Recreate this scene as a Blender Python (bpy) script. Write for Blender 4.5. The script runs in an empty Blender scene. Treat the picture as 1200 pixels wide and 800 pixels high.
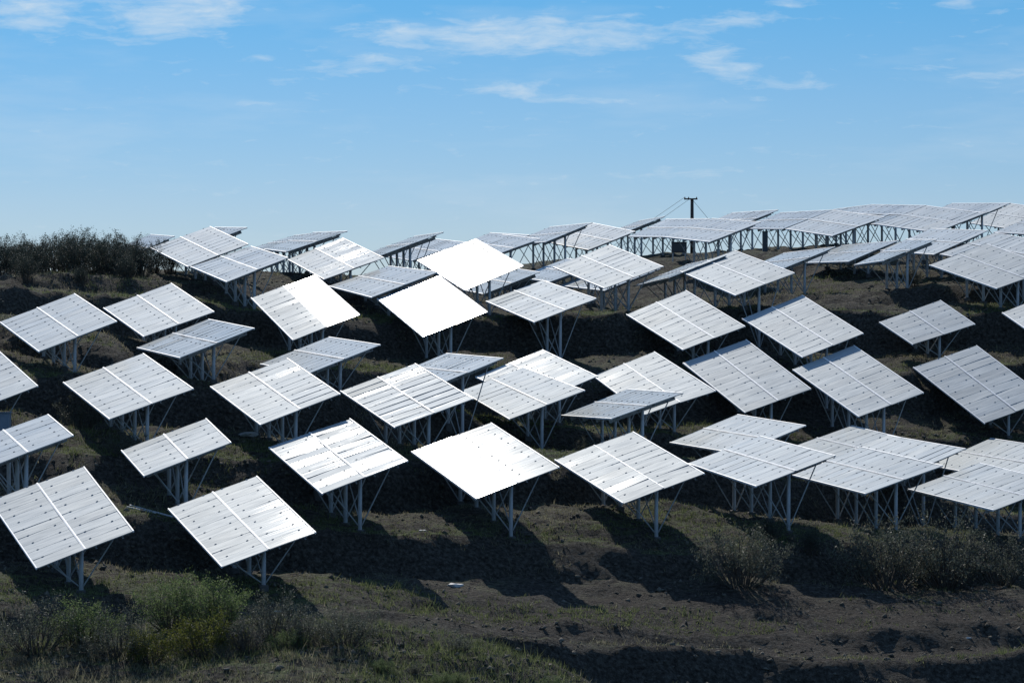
import bpy, bmesh, math, random
import numpy as np
from mathutils import Vector, Matrix, Euler
SC = bpy.context.scene
COL = SC.collection
R = math.radians
rng = random.Random(7)
nrng = np.random.default_rng(11)

# ------------------------------------------------------------------ solar tables: corner points in metres
# low-uphill, high-uphill, high-downhill, low-downhill corner of each table
TABLES = {
    'a4': ((-23.45, 199.55, 6.10), (-19.75, 200.61, 7.49), (-16.45, 191.16, 6.04), (-20.02, 190.12, 4.63)),
    'a5': ((-19.85, 189.94, 4.64), (-16.25, 190.93, 5.90), (-13.26, 181.43, 4.93), (-16.73, 180.43, 3.51)),
    'a6': ((-23.74, 207.31, 6.30), (-20.20, 208.38, 7.73), (-17.18, 198.82, 7.35), (-20.71, 197.76, 5.93)),
    'a6b': ((-30.49, 227.98, 6.40), (-26.96, 228.91, 7.95), (-24.12, 219.31, 7.49), (-27.78, 218.37, 5.82)),
    'a7': ((-17.44, 216.11, 6.51), (-14.10, 217.03, 7.68), (-11.12, 206.91, 7.41), (-15.11, 206.00, 6.02)),
    'a7b': ((-19.88, 226.45, 6.67), (-16.17, 227.35, 7.83), (-13.79, 217.70, 7.68), (-17.42, 216.80, 6.44)),
    'a8': ((-14.95, 205.29, 5.49), (-11.42, 206.22, 6.94), (-8.24, 196.58, 5.34), (-11.94, 195.65, 3.97)),
    'a9': ((-15.15, 178.74, 2.55), (-11.54, 179.57, 3.88), (-8.47, 170.31, 1.47), (-12.06, 169.47, 0.10)),
    'a10': ((-11.60, 194.67, 3.52), (-7.89, 195.78, 4.79), (-4.51, 185.86, 4.19), (-8.41, 184.74, 2.66)),
    'a11': ((-10.50, 210.98, 5.85), (-6.77, 211.74, 7.23), (-4.54, 201.79, 7.16), (-8.59, 201.04, 5.64)),
    'a12': ((-10.36, 244.37, 6.81), (-6.55, 245.36, 8.21), (-3.59, 235.22, 7.58), (-7.55, 234.22, 6.18)),
    'a13': ((-6.14, 199.71, 5.27), (-2.40, 200.62, 6.69), (0.69, 191.10, 4.68), (-2.91, 190.19, 3.19)),
    'a14': ((-8.06, 184.75, 2.56), (-4.44, 185.57, 3.96), (-1.43, 176.20, 1.68), (-5.06, 175.39, 0.28)),
    'a15': ((-5.48, 235.30, 6.84), (-1.73, 236.34, 8.34), (1.25, 226.25, 7.82), (-2.50, 225.21, 6.32)),
    'a16': ((-4.37, 230.69, 6.71), (-0.77, 231.61, 8.05), (2.00, 222.03, 7.40), (-1.72, 221.12, 6.05)),
    'a17': ((-0.55, 241.96, 7.58), (2.95, 243.09, 9.04), (6.08, 233.49, 9.00), (2.58, 232.36, 7.54)),
    'a18': ((2.89, 244.68, 7.92), (6.41, 245.65, 9.45), (9.44, 236.11, 8.43), (5.88, 235.14, 7.02)),
    'a19': ((7.31, 267.01, 9.07), (11.01, 267.74, 10.49), (12.81, 258.06, 10.49), (9.26, 257.33, 9.06)),
    'a20': ((9.69, 255.04, 8.72), (12.80, 256.03, 10.18), (15.88, 246.47, 9.82), (12.19, 245.48, 8.37)),
    'a21': ((11.12, 225.51, 7.69), (14.70, 226.48, 9.05), (17.54, 216.95, 8.41), (13.95, 215.98, 7.01)),
    'a22': ((15.27, 261.05, 9.54), (18.79, 262.14, 10.96), (21.85, 252.57, 10.79), (18.31, 251.47, 9.37)),
    'a23': ((18.21, 245.56, 9.04), (21.49, 246.57, 10.31), (24.66, 236.78, 10.12), (20.83, 235.76, 8.65)),
    'a24': ((20.84, 233.76, 8.58), (24.44, 234.64, 10.01), (27.23, 224.83, 9.09), (23.40, 223.95, 7.70)),
    'a25b': ((23.05, 254.93, 9.56), (26.71, 255.73, 10.97), (28.78, 246.11, 10.94), (25.22, 245.30, 9.52)),
    'a25': ((24.28, 238.28, 9.25), (27.91, 239.29, 10.64), (30.92, 229.49, 10.14), (27.10, 228.49, 8.72)),
    'a26': ((26.34, 221.78, 8.47), (30.04, 222.75, 9.82), (32.81, 213.34, 8.89), (29.32, 212.37, 7.55)),
    'a27': ((31.68, 244.94, 9.62), (35.20, 246.03, 11.04), (38.34, 236.45, 10.63), (34.78, 235.36, 9.21)),
    'a28': ((37.40, 250.70, 9.68), (40.86, 251.70, 11.28), (44.11, 242.08, 10.22), (40.62, 241.08, 8.64)),
    'a28c': ((36.15, 230.33, 8.19), (39.72, 231.30, 9.61), (42.54, 221.72, 9.02), (38.97, 220.76, 7.61)),
    'a29': ((25.51, 212.51, 6.31), (29.10, 213.33, 7.82), (31.52, 203.73, 7.33), (27.90, 202.91, 5.75)),
    'a30': ((28.25, 202.59, 5.77), (31.98, 203.40, 7.18), (34.42, 193.97, 6.10), (30.87, 193.17, 4.74)),
    'a31': ((15.27, 212.49, 4.67), (18.83, 213.51, 6.12), (21.42, 203.96, 6.26), (18.01, 202.94, 4.85)),
    'a32': ((20.66, 221.45, 5.66), (23.83, 222.49, 6.92), (26.77, 213.02, 6.98), (23.26, 211.98, 5.53)),
    'a33': ((22.77, 204.18, 5.10), (26.35, 204.84, 6.77), (27.38, 198.33, 6.55), (23.97, 197.67, 5.22)),
    'a34': ((26.69, 196.28, 4.90), (30.47, 197.13, 6.24), (33.09, 187.94, 4.49), (29.56, 187.09, 3.23)),
    'b36': ((-1.57, 188.81, 2.49), (1.84, 189.76, 3.76), (4.91, 180.34, 2.51), (1.34, 179.38, 1.14)),
    'b37': ((2.70, 199.91, 4.86), (6.34, 200.84, 6.30), (9.39, 191.27, 4.65), (5.75, 190.35, 3.31)),
    'b38': ((0.42, 220.01, 4.62), (3.92, 220.74, 5.95), (5.97, 211.08, 5.33), (2.63, 210.35, 4.09)),
    'b38b': ((-3.43, 210.01, 3.56), (0.29, 210.55, 4.97), (1.78, 200.82, 4.52), (-1.81, 200.28, 3.10)),
    'b39': ((3.28, 211.01, 3.86), (6.87, 212.00, 5.29), (9.72, 202.34, 4.78), (6.13, 201.35, 3.35)),
    'b40': ((10.67, 194.44, 4.45), (14.10, 195.29, 5.77), (17.07, 185.99, 4.13), (13.50, 185.13, 2.79)),
    'b41': ((8.00, 202.80, 3.66), (11.49, 203.61, 5.06), (13.50, 194.13, 5.41), (9.93, 193.33, 4.03)),
    'c1': ((-26.58, 159.63, 1.02), (-22.93, 160.71, 2.49), (-19.49, 151.24, 0.97), (-23.08, 150.16, -0.48)),
    'c2': ((-22.86, 172.14, 1.89), (-19.25, 173.18, 3.27), (-15.92, 163.81, 1.57), (-19.48, 162.77, 0.27)),
    'c3': ((-19.75, 162.03, -0.31), (-16.15, 163.18, 1.17), (-12.91, 153.60, 0.64), (-16.44, 152.46, -0.80)),
    'c46': ((-28.52, 146.88, -1.65), (-24.99, 147.96, -0.25), (-21.43, 138.65, -2.02), (-24.99, 137.57, -3.42)),
    'c47': ((-21.55, 147.73, -1.95), (-17.90, 148.82, -0.59), (-14.49, 139.36, -2.15), (-18.08, 138.27, -3.48)),
    'c48': ((-24.04, 133.55, -4.53), (-20.36, 134.56, -3.20), (-18.34, 128.20, -3.93), (-21.90, 127.20, -5.29)),
    'c49': ((-17.31, 136.35, -4.81), (-13.70, 137.21, -3.45), (-12.09, 131.84, -4.34), (-15.65, 130.97, -5.72)),
    'c50': ((-14.72, 150.22, -2.19), (-11.09, 151.22, -0.84), (-7.97, 141.92, -2.44), (-11.51, 140.93, -3.80)),
    'c51': ((-13.47, 164.71, -1.19), (-9.91, 165.83, 0.23), (-6.73, 156.30, -0.18), (-10.24, 155.17, -1.60)),
    'c52': ((-8.55, 153.66, -2.46), (-4.91, 154.62, -1.12), (-1.86, 145.18, -2.72), (-5.47, 144.22, -4.02)),
    'c53': ((-11.03, 139.75, -4.80), (-7.45, 140.66, -3.54), (-4.49, 131.40, -5.12), (-8.02, 130.49, -6.45)),
    'c54': ((-4.64, 142.57, -5.09), (-1.01, 143.52, -3.81), (2.03, 134.22, -5.50), (-1.53, 133.28, -6.80)),
    'c55': ((-7.08, 164.12, -2.07), (-3.56, 165.22, -0.65), (-0.48, 155.66, -0.86), (-4.01, 154.56, -2.28)),
    'c56': ((-2.01, 171.86, -1.96), (1.68, 172.76, -0.48), (4.54, 163.42, -1.87), (1.04, 162.51, -3.26)),
    'c58': ((-2.73, 165.55, -2.64), (0.60, 166.47, -1.43), (3.68, 156.91, -2.51), (-0.09, 155.99, -3.93)),
    'c59': ((4.65, 174.60, -1.94), (8.09, 175.34, -0.60), (10.95, 165.72, -2.67), (7.15, 164.98, -3.89)),
    'c60': ((2.60, 161.44, -3.86), (6.08, 162.36, -2.53), (8.49, 153.16, -2.58), (4.97, 152.26, -3.81)),
    'd61': ((7.02, 187.91, 1.67), (10.65, 188.72, 3.12), (13.58, 179.40, 0.87), (9.97, 178.59, -0.47)),
    'd62': ((13.80, 183.72, 1.38), (17.39, 184.44, 2.76), (20.04, 175.52, 0.44), (16.55, 174.80, -0.88)),
    'd63': ((9.94, 178.03, -1.23), (13.59, 178.80, 0.10), (16.47, 169.64, -2.62), (12.84, 168.87, -3.89)),
    'd64': ((15.98, 174.60, -1.58), (19.48, 175.33, -0.24), (22.26, 166.40, -2.79), (18.73, 165.67, -4.03)),
    'd65': ((22.33, 186.52, 1.19), (26.07, 187.27, 2.50), (27.49, 182.58, 1.01), (23.74, 181.82, -0.16)),
    'd66': ((23.55, 180.08, -1.50), (27.30, 180.77, -0.25), (29.97, 171.82, -3.25), (26.36, 171.12, -4.54)),
    'd67': ((29.58, 185.20, 1.75), (33.24, 185.52, 3.14), (34.77, 176.30, 0.79), (31.29, 175.98, -0.54)),
    'e68': ((8.39, 162.79, -5.33), (12.00, 163.84, -3.90), (14.76, 154.66, -4.24), (11.35, 153.62, -5.59)),
    'e69': ((8.57, 148.71, -5.89), (12.05, 149.59, -4.61), (14.71, 140.04, -5.21), (11.09, 139.16, -6.54)),
    'e70': ((14.60, 165.53, -5.86), (18.39, 166.57, -4.57), (21.17, 157.14, -5.24), (17.56, 156.10, -6.41)),
    'e71': ((13.89, 151.75, -6.58), (17.34, 152.65, -5.25), (20.03, 143.13, -5.80), (16.39, 142.23, -7.03)),
    'e72': ((16.16, 159.92, -6.31), (19.64, 160.88, -4.92), (22.35, 151.55, -5.30), (18.89, 150.59, -6.69)),
    'e73': ((23.07, 169.48, -6.82), (26.52, 170.49, -5.38), (29.42, 161.05, -5.75), (25.93, 160.04, -7.19)),
    'e74': ((19.33, 149.66, -7.17), (22.91, 150.64, -5.96), (25.49, 141.82, -6.58), (22.10, 140.84, -7.71)),
    'f75': ((-21.28, 125.42, -6.48), (-17.64, 126.39, -5.16), (-14.51, 117.53, -7.25), (-18.01, 116.56, -8.58)),
    'f76': ((-14.38, 128.80, -6.99), (-10.81, 129.75, -5.69), (-7.74, 120.64, -7.50), (-11.27, 119.69, -8.75)),
    'f77': ((2.06, 145.77, -5.59), (5.75, 146.68, -4.32), (8.57, 137.37, -5.91), (4.95, 136.46, -7.15)),
}
LABELS = {
 'a4': 'pale solar table topmost at left of the ridge, dark upper edge against the sky',
 'a5': 'pale grey solar table touching the lower right edge of the topmost left ridge table',
 'a6': 'thin white wedge of solar table peeking out behind the topmost left ridge table',
 'a6b': 'solar table seen edge-on as a dark sloping rail beside the ridge shrubs',
 'a7': 'curved pale skyline solar table with white dots along its top and a dark rail',
 'a7b': 'pale sliver of solar table just behind the curved white-dotted skyline table',
 'a8': 'white streaked solar table on the ridge just below the curved white-dotted one',
 'a9': 'solar table with blazing white right half and grey striped left half',
 'a10': 'flat grey solar table partly hidden behind the brightest white table',
 'a11': 'edge-on skyline solar table with long dark rail on open posts above the flat grey one',
 'a12': 'sparkling sliver of solar table with shaded underside left of the upper glaring white table',
 'a13': 'upper of the two wholly glaring white solar tables on the left part of the ridge',
 'a14': 'lower of the two wholly glaring white solar tables, the brightest of all, below the ridge',
 'a15': 'pale skyline solar table showing just above the right shoulder of the upper glaring white one',
 'a16': 'narrow strip of solar table over dark posts right of the upper glaring white one',
 'a17': 'pale skyline solar table with dark rails on both sides, left of the utility pole wires',
 'a18': 'bluish skyline solar table with white centre strip where the utility pole wires come down',
 'a19': 'farthest thin sliver of solar table with a dark rail under the utility pole wires',
 'a20': 'pale skyline solar table standing right in front of the utility pole',
 'a21': 'bluish skyline solar table just right of the utility pole, over the dark cabinet',
 'a22': 'thin pale solar table with a dark rail rising behind the table right of the pole',
 'a23': 'pale skyline solar table over thick dark posts, second table right of the utility pole',
 'a24': 'blue grey skyline solar table with white centre strip, third table right of the utility pole',
 'a25b': 'low pale wedge of skyline solar table behind the third table right of the pole',
 'a25': 'broad blue skyline solar table behind and right of the third table right of the pole',
 'a26': 'blue solar table with long white centre strip below the highest skyline tables at right',
 'a27': 'highest pale blue skyline solar table at right, behind the one with the long white strip',
 'a28': 'dark blue skyline solar table cut by the right edge of the photo',
 'a28c': 'dim blue solar table at the right edge just below the cut skyline table',
 'a29': 'pale blue solar table with thick dark sloping rail, second row below the right skyline',
 'a30': 'grey blue solar table at the right edge behind the large striped one',
 'a31': 'pale solar table low under the ridge, its left part hidden by a grey striped table',
 'a32': 'pale blade-shaped solar table on blue grey posts, middle of the three under the ridge',
 'a33': 'narrow pale solar table like a blade on three tall posts below the right ridge',
 'a34': 'large grey striped solar table at the right edge just under the ridge rows',
 'b36': 'light grey solar table right of the brightest white one, a tall post at its right',
 'b37': 'grey striped solar table with white centre strip just below the middle of the skyline',
 'b38': 'pale solar table half hidden behind the left corner of the middle grey striped one',
 'b38b': 'thin slice of solar table under the right corner of the upper glaring white one',
 'b39': 'thin white edge of solar table showing under the middle grey striped one',
 'b40': 'grey striped solar table with white centre strip below the dark cabinet and utility pole',
 'b41': 'long thin sliver of solar table left of the grey striped one under the cabinet',
 'c1': 'pale solar table at the far left below the shrubs of the ridge',
 'c2': 'pale solar table with bright stripes standing alone below the topmost left ridge table',
 'c3': 'flat pale solar table above a bare slope, under the alone one with bright stripes',
 'c46': 'solar table of which only the right corner shows at the left edge, mid height',
 'c47': 'pale solar table with white centre strip in the left middle, above the small tilted one',
 'c48': 'small pale solar table cut by the left edge above the lowest left one',
 'c49': 'small narrow pale solar table tilted above the dark bank in the lower left',
 'c50': 'smooth pale solar table with white centre strip overlapping a flat pale one, left of centre',
 'c51': 'flat pale solar table sticking out behind the smooth one left of centre',
 'c52': 'silvery streaked solar table at the centre left, below the brightest white one',
 'c53': 'silvery solar table with uneven dark and bright bands, lower centre left',
 'c54': 'dazzling white solar table with grey smudges in the lower centre',
 'c55': 'ribbed grey solar table partly hidden behind the silvery streaked one at centre',
 'c56': 'white streaked solar table partly behind the plain grey one at the centre',
 'c58': 'plain grey solar table with tall posts at the very centre of the field',
 'c59': 'bright off-white solar table with ribbed left half, right of centre',
 'c60': 'flat blue grey solar table with curled edge standing in front of the bright off-white one',
 'd61': 'off-white solar table with a shiny left corner, first of the row under the right ridge',
 'd62': 'cream grey solar table below the low tables of the right ridge, second of its row',
 'd63': 'cream ribbed solar table with a dark upper edge, right of the bright off-white one',
 'd64': 'cream ribbed solar table above the cluster of flat blue tables, right of the dark-edged one',
 'd65': 'small grey ribbed solar table over the dark bank near the right edge',
 'd66': 'steep grey ribbed solar table with bold white centre strip at the right edge',
 'd67': 'cream corner of a solar table cut by the right edge above the steep grey one',
 'e68': 'flat light blue solar table rearmost left in the lower right cluster',
 'e69': 'flat light blue solar table front left in the lower right cluster',
 'e70': 'flat light blue solar table rearmost in the middle of the lower right cluster',
 'e71': 'flat light blue solar table front middle in the lower right cluster, on tall posts',
 'e72': 'pale blue corner of solar table between middle and right tables of the lower right cluster',
 'e73': 'flat light blue solar table rear right in the lower right cluster, cut by the edge',
 'e74': 'flat light blue solar table front right in the lower right cluster, cut by the edge',
 'f75': 'steep pale solar table at the bottom left corner, nearest of all at the left edge',
 'f76': 'steep pale solar table in the foreground behind the big green bush',
 'f77': 'silver solar table with a white patch on its left half, on tall posts, lower centre',
}

def tag(o, label, cat, group=None):
    o['label'] = label; o['category'] = cat
    if group: o['group'] = group
    return o

def kind(o, k):
    o['kind'] = k
    return o

def link(name, me, mat=None, parent=None, M=None):
    o = bpy.data.objects.new(name, me)
    COL.objects.link(o)
    if mat is not None and me is not None and not me.materials:
        me.materials.append(mat)
    if parent is not None:
        o.parent = parent
        if M is not None:
            o.matrix_basis = Matrix.Translation(-parent.location) @ M
    elif M is not None:
        o.matrix_basis = M
    return o

def empty(name, loc):
    o = bpy.data.objects.new(name, None)
    COL.objects.link(o); o.location = loc; o.empty_display_size = .3
    return o

def mesh_np(name, V, F, smooth=False, midx=None, mats=()):
    V = np.asarray(V, dtype=np.float32); F = np.asarray(F, dtype=np.int32)
    me = bpy.data.meshes.new(name)
    n, k = F.shape
    me.vertices.add(len(V)); me.vertices.foreach_set('co', V.ravel())
    me.loops.add(n*k); me.loops.foreach_set('vertex_index', F.ravel())
    me.polygons.add(n)
    me.polygons.foreach_set('loop_start', np.arange(0, n*k, k, dtype=np.int32))
    me.polygons.foreach_set('loop_total', np.full(n, k, dtype=np.int32))
    for m in mats: me.materials.append(m)
    if midx is not None: me.polygons.foreach_set('material_index', np.asarray(midx, dtype=np.int32))
    me.update(calc_edges=True)
    if smooth: me.polygons.foreach_set('use_smooth', np.ones(n, dtype=bool))
    return me

# ------------------------------------------------------------------ noise
def hash2(ix, iy, seed):
    h = (ix.astype(np.int64)*374761393 + iy.astype(np.int64)*668265263 + seed*1442695041) & 0xffffffff
    h = ((h ^ (h >> 13))*1274126177) & 0xffffffff
    return ((h ^ (h >> 16)) & 0xffff)/65535.0
def vnoise(x, y, seed=0):
    ix = np.floor(x); iy = np.floor(y); fx = x-ix; fy = y-iy
    fx = fx*fx*(3-2*fx); fy = fy*fy*(3-2*fy)
    a = hash2(ix, iy, seed); b = hash2(ix+1, iy, seed); c = hash2(ix, iy+1, seed); d = hash2(ix+1, iy+1, seed)
    return (a*(1-fx)+b*fx)*(1-fy)+(c*(1-fx)+d*fx)*fy-.5
def fbm(x, y, seed=0, oct=4, gain=.5):
    s = 0; a = 1
    for i in range(oct):
        s = s+a*vnoise(x*2**i+17.3*i, y*2**i+5.1*i, seed+i); a *= gain
    return s

# ------------------------------------------------------------------ materials
def mat(name):
    m = bpy.data.materials.new(name); m.use_nodes = True
    nt = m.node_tree; nt.nodes.clear()
    out = nt.nodes.new('ShaderNodeOutputMaterial'); p = nt.nodes.new('ShaderNodeBsdfPrincipled')
    nt.links.new(p.outputs[0], out.inputs[0])
    return m, nt, p, out
def nd(nt, t, **kw):
    n = nt.nodes.new(t)
    for k, v in kw.items():
        if isinstance(k, str) and hasattr(n, k): setattr(n, k, v)
    return n
def ramp(nt, src, stops):
    r = nt.nodes.new('ShaderNodeValToRGB'); e = r.color_ramp.elements
    while len(e) < len(stops): e.new(.5)
    for el, (p, c) in zip(e, stops):
        el.position = p; el.color = (*c, 1) if len(c) == 3 else c
    nt.links.new(src, r.inputs[0])
    return r.outputs[0]
def noise(nt, vec, scale, detail=4, rough=.55):
    n = nt.nodes.new('ShaderNodeTexNoise'); n.inputs['Scale'].default_value = scale
    n.inputs['Detail'].default_value = detail; n.inputs['Roughness'].default_value = rough
    if vec is not None: nt.links.new(vec, n.inputs['Vector'])
    return n.outputs['Fac']
def mixc(nt, fac, a, b, bt='MIX'):
    m = nt.nodes.new('ShaderNodeMix'); m.data_type = 'RGBA'; m.blend_type = bt
    for s, v in ((0, fac), (6, a), (7, b)):
        if isinstance(v, (int, float)): m.inputs[s].default_value = v
        elif isinstance(v, tuple): m.inputs[s].default_value = (*v, 1)
        else: nt.links.new(v, m.inputs[s])
    return m.outputs[2]

def simple(name, col, rough=.6, metal=0, var=.15, scale=6., spec=.5):
    m, nt, p, out = mat(name)
    tc = nd(nt, 'ShaderNodeTexCoord')
    f = noise(nt, tc.outputs['Object'], scale)
    c = ramp(nt, f, [(.25, tuple(x*(1-var) for x in col)), (.75, tuple(min(1, x*(1+var)) for x in col))])
    nt.links.new(c, p.inputs['Base Color'])
    p.inputs['Roughness'].default_value = rough; p.inputs['Metallic'].default_value = metal
    p.inputs['Specular IOR Level'].default_value = spec
    return m

M_STEEL = simple('galvanised_steel', (.50, .53, .56), .5, .1, .15, 9)
M_BRACE = simple('brace_steel', (.42, .44, .45), .55, .1, .2, 9)
M_ALU = simple('frame_aluminium', (.42, .44, .46), .6, 0, .08, 5, .1)
M_STRIP = simple('strip_aluminium', (.86, .87, .88), .55, 0, .05, 5, .35)
M_CLAMP = simple('clamp_dark', (.30, .32, .33), .9, 0, .1, 5, .0)
M_BACK = simple('backsheet', (.20, .22, .24), .7, 0, .05, 3)
M_CONC = simple('footing_concrete', (.10, .095, .09), .9, 0, .25, 8)
M_WOODPOLE = simple('pole_wood', (.05, .04, .035), .85, 0, .3, 12)
M_DARKBOX = simple('cabinet_paint', (.055, .065, .075), .5, 0, .15, 4)
M_GREYBOX = simple('box_paint', (.17, .23, .30), .5, 0, .12, 4)
M_WIRE = simple('wire_black', (.03, .03, .03), .5, 0, .05, 3)
M_INS = simple('insulator_ceramic', (.12, .07, .05), .25, 0, .1, 3)
M_LITTER = simple('litter_plastic', (.42, .42, .40), .6, 0, .25, 6)
M_PLANK = simple('pale_timber', (.50, .48, .43), .7, 0, .15, 6)

def glass_mat():
    m, nt, p, out = mat('solar_glass')
    tc = nd(nt, 'ShaderNodeTexCoord'); oi = nd(nt, 'ShaderNodeObjectInfo')
    off = nd(nt, 'ShaderNodeVectorMath', operation='MULTIPLY_ADD')
    off.inputs[1].default_value = (1, 1, 1)
    nt.links.new(tc.outputs['Object'], off.inputs[0])
    comb = nd(nt, 'ShaderNodeCombineXYZ')
    mul = nd(nt, 'ShaderNodeMath', operation='MULTIPLY'); mul.inputs[1].default_value = 91.7
    nt.links.new(oi.outputs['Random'], mul.inputs[0])
    for i in range(3): nt.links.new(mul.outputs[0], comb.inputs[i])
    nt.links.new(comb.outputs[0], off.inputs[2])
    v = off.outputs[0]
    # dust film: patchy, streaked down the slope of the pane
    mp = nd(nt, 'ShaderNodeMapping'); mp.inputs['Scale'].default_value = (.5, 3.2, 1)
    nt.links.new(v, mp.inputs['Vector'])
    dust = noise(nt, mp.outputs[0], 1.6, 5, .6)
    c = ramp(nt, dust, [(.25, (.27, .315, .34)), (.75, (.41, .45, .465))])
    # each pane of its own tone
    tone = nd(nt, 'ShaderNodeMapRange'); tone.inputs[3].default_value = .86; tone.inputs[4].default_value = 1.1
    nt.links.new(oi.outputs['Random'], tone.inputs[0])
    vm = nd(nt, 'ShaderNodeVectorMath', operation='SCALE')
    nt.links.new(c, vm.inputs[0]); nt.links.new(tone.outputs[0], vm.inputs['Scale'])
    nt.links.new(vm.outputs[0], p.inputs['Base Color'])
    p.inputs['Roughness'].default_value = .8
    p.inputs['Specular IOR Level'].default_value = 0
    # rolled glass is never flat: long ripples along the pane
    mp2 = nd(nt, 'ShaderNodeMapping'); mp2.inputs['Scale'].default_value = (.35, 4.5, 1)
    nt.links.new(v, mp2.inputs['Vector'])
    rip = noise(nt, mp2.outputs[0], 1.0, 3, .5)
    b = nd(nt, 'ShaderNodeBump'); b.inputs['Strength'].default_value = 1.0; b.inputs['Distance'].default_value = RIPPLE
    nt.links.new(rip, b.inputs['Height'])
    film = nd(nt, 'ShaderNodeBsdfAnisotropic'); film.distribution = 'GGX'; film.inputs['Roughness'].default_value = .6; film.inputs['Color'].default_value = (.965, .99, .985, 1)
    nt.links.new(b.outputs[0], film.inputs['Normal'])
    clear = nd(nt, 'ShaderNodeBsdfAnisotropic'); clear.distribution = 'BECKMANN'; clear.inputs['Roughness'].default_value = GLOSS
    nt.links.new(b.outputs[0], clear.inputs['Normal'])
    fm = nd(nt, 'ShaderNodeMapRange'); fm.inputs[1].default_value = .3; fm.inputs[2].default_value = .7
    fm.inputs[3].default_value = FILM*.78; fm.inputs[4].default_value = FILM*1.24
    nt.links.new(dust, fm.inputs[0])
    fz = nd(nt, 'ShaderNodeFresnel'); fz.inputs['IOR'].default_value = 1.5
    # at grazing angles the glass mirrors more and the dust film shows less
    fg = nd(nt, 'ShaderNodeMapRange'); fg.inputs[1].default_value = .15; fg.inputs[2].default_value = .5; fg.inputs[3].default_value = 1.25; fg.inputs[4].default_value = .66
    nt.links.new(fz.outputs[0], fg.inputs[0])
    ff = nd(nt, 'ShaderNodeMath', operation='MULTIPLY'); nt.links.new(fm.outputs[0], ff.inputs[0]); nt.links.new(fg.outputs[0], ff.inputs[1])
    m1 = nd(nt, 'ShaderNodeMixShader'); nt.links.new(ff.outputs[0], m1.inputs[0]); nt.links.new(p.outputs[0], m1.inputs[1]); nt.links.new(film.outputs[0], m1.inputs[2])
    fh = nd(nt, 'ShaderNodeMapRange'); fh.inputs[1].default_value = .22; fh.inputs[2].default_value = .5; fh.inputs[3].default_value = .04; fh.inputs[4].default_value = .34
    nt.links.new(fz.outputs[0], fh.inputs[0])
    m2 = nd(nt, 'ShaderNodeMixShader'); nt.links.new(fh.outputs[0], m2.inputs[0]); nt.links.new(m1.outputs[0], m2.inputs[1]); nt.links.new(clear.outputs[0], m2.inputs[2])
    nt.links.new(m2.outputs[0], out.inputs[0])
    return m
RIPPLE = .009; GLOSS = .16; FILM = .104
M_GLASS = glass_mat()

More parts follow.
